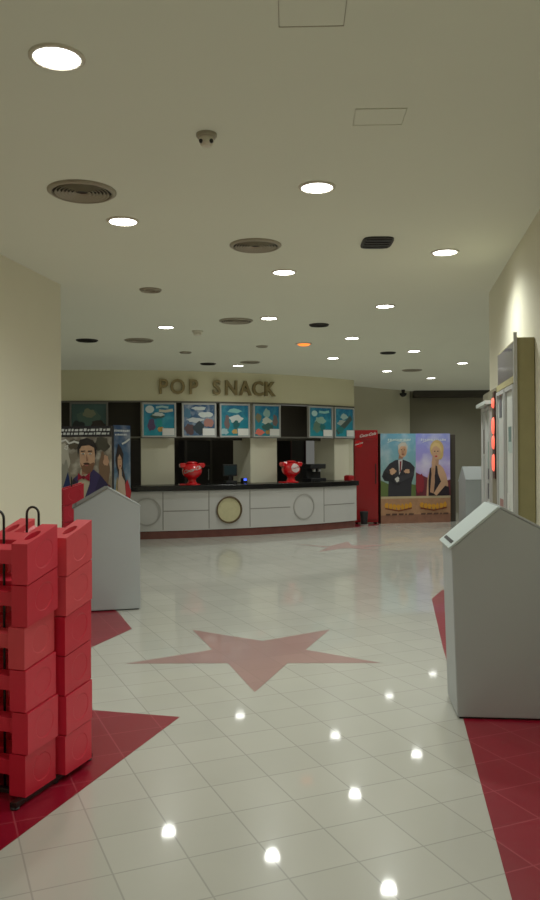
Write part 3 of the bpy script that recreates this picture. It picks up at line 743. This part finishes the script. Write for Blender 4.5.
def booster_mesh(level=0):
    bm = bmesh.new()
    X, Y, Z = V((1, 0, 0)), V((0, 1, 0)), V((0, 0, 1))
    for s in (1, -1):
        x1, x0 = s * SW / 2, s * (SW / 2 - AT)                # outer, inner
        xa, xb = min(x0, x1), max(x0, x1)
        recess_face(bm, V((xa, 0, SH)), X, Y, xb - xa, SLn, AT / 2, .10, .024, .055, .07, Z)
        ox = V((x1, 0, 0))
        recess_face(bm, ox, Y, Z, SLn, SH, SLn * .55, SH * .5, .07, .062, .0025, X * s)
        def q(a, b, c, d): bm.faces.new([bm.verts.new(p) for p in (a, b, c, d)])
        q(V((xa, 0, 0)), V((xb, 0, 0)), V((xb, SLn, 0)), V((xa, SLn, 0)))
        q(V((xa, 0, 0)), V((xb, 0, 0)), V((xb, 0, SH)), V((xa, 0, SH)))
        q(V((xa, SLn, 0)), V((xb, SLn, 0)), V((xb, SLn, SH)), V((xa, SLn, SH)))
        q(V((x0, 0, 0)), V((x0, SLn, 0)), V((x0, SLn, SH)), V((x0, 0, SH)))
    xi = SW / 2 - AT
    # bridging seat with curved fillets at the arms, split around the rod slot
    prof = []
    zt, zb_ = .150, .085
    prof += [(-xi - .001, zt + .01), (-xi + .02, zt), (xi - .02, zt), (xi + .001, zt + .01)]
    for k in range(5):
        a = PI / 2 * k / 4; prof.append((xi + .001 - .03 * (1 - math.cos(a)), zb_ - .035 + .035 * math.sin(a)))
    for k in range(4, -1, -1):
        a = PI / 2 * k / 4; prof.append((-xi - .001 + .03 * (1 - math.cos(a)), zb_ - .035 + .035 * math.sin(a)))
    prism_y(bm, prof, .02, .085)
    prism_y(bm, prof, .135, .225)
    bmesh.ops.remove_doubles(bm, verts=bm.verts, dist=.0002)
    for v in bm.verts:                                       # wedge section: the back is a little taller than the front
        v.co.z = v.co.z * (1 + SLOPE / PITCH * v.co.y / SLn) + level * SLOPE * v.co.y / SLn
    bmesh.ops.recalc_face_normals(bm, faces=bm.faces)
    me = bpy.data.meshes.new('booster_seat'); bm.to_mesh(me); bm.free()
    return me
seat_me = {}
for k, m in (('A', M_seatA), ('B', M_seatB), ('C', M_seatC)):
    for lv in range(6):
        me = booster_mesh(lv); me.materials.append(m); seat_me[k, lv] = me
def stack(origin, dirn, mats, jit, label_fn, base=.035):
    rz = math.atan2(dirn.y, dirn.x) - PI / 2
    side = V((dirn.y, -dirn.x, 0))                           # toward +x local
    for i in range(6):
        o = bpy.data.objects.new('child_booster', seat_me[mats[i], i]); COL.objects.link(o)
        j = jit[i]
        o.location = origin + side * (-SW / 2 + j[0]) + dirn * j[1] + V((0, 0, base + PITCH * i))
        o.rotation_euler = (0, 0, rz + j[2])
        b = o.modifiers.new('bevel', 'BEVEL'); b.width = .006; b.segments = 2; b.limit_method = 'ANGLE'; b.angle_limit = math.radians(50)
        tag(o, label_fn(i), 'booster', 'red booster seats')
dv = V((.33, .944, 0)).normalized()
sd = V((dv.y, -dv.x, 0))
OA = V((-1.112, 3.60, 0)); OB = OA + dv * .275 + sd * .02
ords = ['bottom', 'second from bottom', 'third from bottom', 'third from top', 'second from top', 'topmost']
stack(OA, dv, ['C', 'A', 'A', 'B', 'C', 'A'], [(-.012, .0, .0), (.0, .004, .0), (-.008, .0, .0), (-.014, -.002, .01), (.0, .006, -.01), (.002, .004, 0)],
      lambda i: '%s red booster seat of the nearer left stack on the black rack' % ords[i])
stack(OB, dv, ['A', 'A', 'C', 'C', 'B', 'B'], [(-.004, 0, 0), (.002, .0, .01), (-.004, 0, 0), (-.002, 0, 0), (.004, 0, 0), (.006, 0, .02)],
      lambda i: '%s red booster seat of the right stack on the black rack' % ords[i])
def rack(origin, dirn, cols, label):
    rz = math.atan2(dirn.y, dirn.x) - PI / 2
    th = thing('booster_rack', label, 'rack', (origin.x, origin.y, 0), rz)
    Lr = .275 * (cols - 1) + .30
    bm = bmesh.new()
    for x in (-.036, -SW + .036): box(bm, x - .018, x + .018, -.06, Lr, .010, .034)
    for y in (.06, Lr - .12): box(bm, -SW + .022, -.022, y, y + .03, .012, .034)
    build('base_rail', bm, M_blackm, th, bevel=.003)
    for x in (-.036, -SW + .036):
        for y in (-.045, .255, Lr - .02):
            bm = bmesh.new(); lathe(bm, [(.02, 0), (.022, .008), (.014, .014)], 14, c=(x, y)); build('foot', bm, M_blackp, th)
    for c in range(cols):
        yc = .275 * c + .11
        pts = [(-SW / 2 - .066, yc, .02)] + [(-SW / 2 - .066, yc, z) for z in (.5, 1.0, 1.295)]
        for k in range(1, 10):
            a = PI - PI * k / 9.999
            pts.append((-SW / 2 - .03 + .036 * math.cos(a), yc, 1.295 + .036 * math.sin(a)))
        pts += [(-SW / 2 + .006, yc, z) for z in (1.295, 1.0, .5, .02)]
        bm = bmesh.new(); tube(bm, pts, .0065, 10); build('hoop_rod', bm, M_blackm, th, smooth=True)
    return th
rack(OA, dv, 2, 'black metal rack with looped rods holding the two near stacks of red booster seats')
d2 = V((.95, .30, 0)).normalized()
OC = V((-1.86, 8.95, 0))
OC = atd(63, 492, 9.1); OC.z = 0
stack(OC, d2, ['A', 'C', 'A', 'C', 'A', 'C'], [(0, 0, 0)] * 6, lambda i: '%s booster seat of the distant stack between wall corner and left bin' % ords[i])
rack(OC, d2, 1, 'black rack under the distant red stack between wall corner and left bin')

# ------------------------------------------------------------------ display boards on the right wall
wd = V((SL, 1, 0)).normalized(); wn = V((-wd.y, wd.x, 0))     # along wall, out from wall
rzw = math.atan2(wd.y, wd.x)
o0 = V((wr(5.41), 5.41, 0)) + wn * .004
# local frame: x along the wall, y out from the wall into the corridor
def wthing(name, label, cat, s0): 
    p = o0 + wd * s0
    return thing(name, label, cat, p, rzw)
tb = wthing('display_board', 'tall olive edged display board nearest on the right wall with dark glossy header', 'display board', 0)
Lf = .95
bm = bmesh.new(); box(bm, 0, Lf, 0, .12, .35, 2.385); build('board', bm, M_olive, tb, bevel=.004)
bm = bmesh.new(); box(bm, -.012, .012, .118, .14, .35, 2.42); build('edge_strip', bm, M_alu, tb)
A_w = mat('header_glass', (84, 76, 92), .12, var=.4, scale=9, coat=.5)
bm = bmesh.new(); box(bm, .02, Lf - .02, .12, .127, 2.13, 2.37); build('header_picture', bm, A_w, tb)['label'] = 'dark glossy header picture'
bm = bmesh.new(); box(bm, .014, Lf, .12, .135, 2.08, 2.125); build('cross_rail', bm, M_olive, tb)
def poster_panel(s0, s1, z0, z1, cols, seed, parent, y=.121):
    bm = bmesh.new(); f = .03
    box(bm, s0, s0 + f, y - .001, y + .02, z0, z1); box(bm, s1 - f, s1, y - .001, y + .02, z0, z1); box(bm, s0 + f, s1 - f, y - .001, y + .02, z0, z0 + f); box(bm, s0 + f, s1 - f, y - .001, y + .02, z1 - f, z1)
    fr = build('poster_frame', bm, M_alu, parent)
    bm = bmesh.new(); ms = [pm(*c) for c in cols]
    r = random.Random(seed)
    box(bm, s0 + f, s1 - f, y - .001, y + .006, z0 + f, z1 - f, 0)
    for k in range(6):
        ww = r.uniform(.08, (s1 - s0) * .5); hh = r.uniform(.08, .3); xx = r.uniform(s0 + f, s1 - f - ww); zz = r.uniform(z0 + f, z1 - f - hh)
        box(bm, xx, xx + ww, y + .006, y + .0065 + .0006 * k, zz, zz + hh, 1 + k % (len(cols) - 1))
    build('poster', bm, ms, fr)
poster_panel(.05, .46, .6, 2.07, [(196, 200, 194), (170, 186, 180), (96, 120, 116), (206, 208, 202)], 1, tb)
poster_panel(.50, .93, .6, 2.07, [(176, 182, 178), (84, 86, 92), (140, 100, 96), (196, 200, 196)], 2, tb)
# plain black strip between the two posters
bm = bmesh.new(); box(bm, .462, .498, .12, .128, 1.3, 2.07); ls = build('dark_strip', bm, M_blackp, tb)
lb = wthing('display_board', 'lower grey framed display board farther along the right wall with pale top ledge', 'display board', .97)
bm = bmesh.new(); box(bm, 0, .90, 0, .14, .35, 2.12); build('board', bm, mat('board_olive_grey', (112, 106, 86), .6), lb, bevel=.004)
bm = bmesh.new(); box(bm, .22, .93, .14, .20, 2.0, 2.03); build('top_ledge', bm, pm(196, 204, 200), lb)['label'] = 'pale top ledge'
poster_panel(.24, .54, .6, 1.99, [(168, 172, 168), (90, 92, 90), (120, 140, 132), (60, 60, 64)], 3, lb, .141)
poster_panel(.57, .88, .6, 1.99, [(150, 154, 152), (70, 70, 72), (184, 188, 184), (96, 88, 84)], 4, lb, .141)
bm = bmesh.new(); box(bm, .0, .13, .139, .150, 1.38, 2.09); ls = build('dark_strip', bm, mat('dark_red_strip', (60, 34, 30), .4), lb); ls['label'] = 'dark strip carrying four red glowing ovals'
for z, hz in ((1.997, .044), (1.81, .072), (1.676, .058), (1.51, .072)):  # red glowing ovals raised on the dark strip
    bm = bmesh.new(); n = 20
    v0 = [bm.verts.new((.062 + .05 * math.cos(2 * PI * i / n), .150, z + hz * math.sin(2 * PI * i / n))) for i in range(n)]
    v1 = [bm.verts.new((.062 + .035 * math.cos(2 * PI * i / n), .162, z + hz * .8 * math.sin(2 * PI * i / n))) for i in range(n)]
    for i in range(n): bm.faces.new((v0[i], v0[(i + 1) % n], v1[(i + 1) % n], v1[i]))
    bm.faces.new(v1); build('red_oval', bm, M_redglow, ls)

# ------------------------------------------------------------------ ceiling fittings
def downlight_mesh():
    bm = bmesh.new(); lathe(bm, [(.112, 0), (.112, -.006), (.094, -.010), (.094, -.002)], 36, cap=False); return bm
ring_me = None
LIGHTS = [
    (57, 57, 'large bright round downlight at the upper left nearest the viewer'),
    (317, 187, 'round downlight right of centre, second nearest, far above the pink star'),
    (123, 221, 'round downlight just right below the big left round vent'),
    (445, 252, 'round downlight nearest the right wall, lighting that wall'),
    (284, 272, 'round downlight just right of the central round vent'),
    (166, 327, 'round downlight in the left part between the small vent and smoke sensor'),
    (269, 318, 'round downlight immediately right of the middle slim vent'),
    (385, 306, 'round downlight below the black rectangular vent on the right'),
    (352, 338, 'round downlight right of the orange lamp'),
    (333, 358, 'round downlight just below right of the orange lamp'),
    (414, 351, 'round downlight right of the small black slot on the right'),
    (387, 371, 'round downlight left of the grey vent near the far wall'),
    (462.5, 363, 'round downlight farthest right, near the right wall end'),
    (431, 378, 'small round downlight nearest the dark far wall'),
    (238, 365.5, 'small round downlight just above the gap in the POP SNACK letters'),
]
PW = 42.0
def lamp(p, k=1.0):
    ld = bpy.data.lights.new('downlight_and_fill_lamp', 'SPOT'); ld.energy = PW * k; ld.spot_size = math.radians(150); ld.spot_blend = .9
    ld.shadow_soft_size = .08; ld.color = (.965, 1.0, .91)
    lo = bpy.data.objects.new('downlight_and_fill_lamp', ld); COL.objects.link(lo); lo.location = (p.x, p.y, HC - .03)
    return lo
for x, y, lab in LIGHTS:
    p = atz(x, y, HC)
    th = thing('downlight', lab, 'ceiling light', (p.x, p.y, HC), 0, 'round ceiling downlights')
    bm = downlight_mesh()
    build('trim_ring', bm, M_wplas, th, smooth=True)
    bm = bmesh.new(); lathe(bm, [(.093, -.0045), (.06, -.007), (.001, -.008)], 32, cap=False); build('diffuser', bm, M_disc, th)
    lamp(p, .35 if y < 100 else (1.9 if x == 445 else 1))
for p in (V((.9, 1.6, 0)), V((-1.2, .2, 0)), V((.6, -1.2, 0)), V((-3.6, 11, 0)), V((5.5, 13, 0)), V((5.2, 17.5, 0)), V((4.6, 19.3, 0)), V((7, 19, 0))):  # extra spots with no fitting, added as fill light
    lamp(p, .8)
for t in (-.1, .15, .38):                    # dim fill lamps added to lift the dark kiosk interior
    q = kpt(t, KR - 1.9); lamp(V((q.x, q.y, 0)), .14)

def round_vent(x, y, wpx, label, dark=False, faint=False, rings=5):
    p = atz(x, y, HC); r = wpx / 2 * p.y / F
    th = thing('air_vent', label, 'vent', (p.x, p.y, HC), 0, 'ceiling vents')
    bm = bmesh.new(); lathe(bm, [(r, 0), (r, -.008), (r * .9, -.02), (r * .86, -.016), (r * .86, -.001)], 40, cap=False); build('rim', bm, M_ventd if dark else M_vent, th, smooth=True)
    bm = bmesh.new(); lathe(bm, [(r * .87, -.0008), (r * .87, -.002)], 36); build('duct_opening', bm, M_ventd if not faint else M_vfaint, th)
    if not dark:
        for k in range(rings):
            rk = r * (.74 - .62 * k / rings); bm = bmesh.new()
            lathe(bm, [(rk, -.004), (rk + r * .05, -.018), (rk + r * .035, -.018), (rk - r * .02, -.004)], 36, cap=False); build('ring', bm, M_vent, th, smooth=True)
    else:
        for k in range(3):
            bm = bmesh.new(); yy = (k - 1) * r * .5; hw = math.sqrt(max(0, (r * .84) ** 2 - yy ** 2)); box(bm, -hw, hw, yy - .01, yy + .01, -.012, -.004); build('slat', bm, M_ventd, th)
round_vent(82, 191, 68, 'largest round vent with concentric rings, upper left', rings=6)
round_vent(255.5, 245, 52, 'round vent with concentric rings near the middle of the ceiling', rings=6)
round_vent(236, 320.5, 34, 'round ringed vent left of the downlight in the ceiling centre')
round_vent(139, 340, 29, 'flat ringed vent at the left above the POP letters')
round_vent(150.5, 289.5, 22, 'small plain grey round vent below the largest vent', faint=True, rings=2)
round_vent(87, 340, 22, 'small black vent near the left wall corner', dark=True)
round_vent(208, 363.5, 16, 'small black vent above the O of POP, left of small downlight', dark=True)
round_vent(250, 362, 20, 'grey vent touching the small downlight above the letters', rings=3)
round_vent(319, 324.5, 20, 'small black vent above the orange lamp', dark=True)
round_vent(388, 352.5, 16, 'small black vent left of a downlight in the right part', dark=True)
round_vent(412, 370, 20, 'grey vent between two downlights close to the far wall', rings=3)
round_vent(185.5, 352, 12, 'tiny faint round vent above the letter O', faint=True, rings=1)
round_vent(262, 346, 12, 'tiny faint round vent below the central downlight', faint=True, rings=1)
# rounded black rectangular vent
p = atz(377, 242, HC)
th = thing('slot_vent', 'black rectangular vent with rounded ends right of centre', 'vent', (p.x, p.y, HC), 0)
bm = bmesh.new(); hw = 15.5 * p.y / F
pts = []
for k in range(28):
    a = 2 * PI * k / 28; c, s = math.cos(a), math.sin(a)
    pts.append((math.copysign(abs(c) ** .45, c) * hw, math.copysign(abs(s) ** .45, s) * .16))
prism(bm, pts, -.012, -.0005); build('frame', bm, M_ventd, th)
for k in range(4):
    bm = bmesh.new(); yy = -.105 + .07 * k; box(bm, -hw * .8, hw * .8, yy - .012, yy + .012, -.02, -.011); build('louvre', bm, M_blackp, th)
# smoke detectors
def detector(x, y, r, label, eyes=True):
    p = atz(x, y, HC)
    th = thing('smoke_detector', label, 'detector', (p.x, p.y, HC), 0)
    bm = bmesh.new(); lathe(bm, [(r, 0), (r, -.012), (r * .9, -.02)], 28); build('base_plate', bm, M_vent if eyes else M_wplas, th, smooth=False)
    bm = bmesh.new(); lathe(bm, [(r * .7, -.02), (r * .68, -.05), (r * .4, -.062)], 28); build('sensor_head', bm, M_wplas, th)
    if eyes:
        for s in (-1, 1):
            bm = bmesh.new(); lathe(bm, [(.010, -.012), (.010, .0)], 14)
            build('eye', bm, M_blackp, th, (s * .026, -r * .60, -.045), (PI / 2, 0, 0))
detector(206.5, 134, .052, 'small smoke detector with two dark dots in the upper middle ceiling')
detector(197.5, 331, .075, 'white hanging smoke sensor right of a left downlight', False)
p = atz(304, 343.5, HC)
th = thing('emergency_lamp', 'small orange glowing ceiling lamp', 'lamp', (p.x, p.y, HC), 0)
bm = bmesh.new(); lathe(bm, [(.12, 0), (.12, -.01), (.1, -.012)], 24); build('base', bm, M_wplas, th)
bm = bmesh.new(); lathe(bm, [(.095, -.012), (.07, -.03), (.02, -.036)], 24); build('lens', bm, M_orange, th)
# access hatches
def hatch(x0, y0, x1, y1, label, m, only=None):
    a, b = atz(x0, y0, HC), atz(x1, y1, HC)
    th = thing('access_hatch', label, 'hatch', ((a.x + b.x) / 2, (a.y + b.y) / 2, HC), math.radians(-1.5))
    w, h = abs(b.x - a.x) / 2, abs(b.y - a.y) / 2
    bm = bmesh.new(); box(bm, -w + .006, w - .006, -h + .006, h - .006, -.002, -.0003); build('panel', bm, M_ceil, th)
    bm = bmesh.new(); t = .005
    box(bm, -w, w, h - t, h, -.003, -.0004); box(bm, -w, w, -h, -h + t, -.003, -.0004); box(bm, -w, -w + t * .5, -h + t, h - t, -.003, -.0004); box(bm, w - t * .5, w, -h + t, h - t, -.003, -.0004)
    build('seam', bm, m, th)
hatch(277, 26.5, 357, -62, 'square access hatch outline at the top centre of the ceiling', mat('hatch_seam', (160, 154, 134), .8))
hatch(352, 125, 408, 108, 'faint small access hatch right of centre on the ceiling', mat('hatch_seam_faint', (190, 191, 168), .85))
# camera on the far wall
p = atd(402.5, 396.5, 20.3)
th = thing('security_camera', 'tiny dark security camera high on the far left wall corner', 'camera', (p.x, p.y - .1, p.z + .08), 0)
bm = bmesh.new(); lathe(bm, [(.05, HC - p.z - .082), (.045, .02), (.03, 0)], 16); build('mount', bm, M_blackp, th)
bm = bmesh.new(); lathe(bm, [(.09, 0), (.085, -.05), (.04, -.09), (.005, -.1)], 20); build('dome', bm, M_blackp, th, smooth=True)

# ------------------------------------------------------------------ world and view
wld = bpy.data.worlds.new('world'); SC.world = wld; wld.use_nodes = True
wld.node_tree.nodes['Background'].inputs[0].default_value = (.5, .5, .45, 1)
wld.node_tree.nodes['Background'].inputs[1].default_value = .15
SC.view_settings.view_transform = 'Standard'
SC.view_settings.look = 'None'
SC.view_settings.exposure = 0.36
SC.view_settings.gamma = 1.12
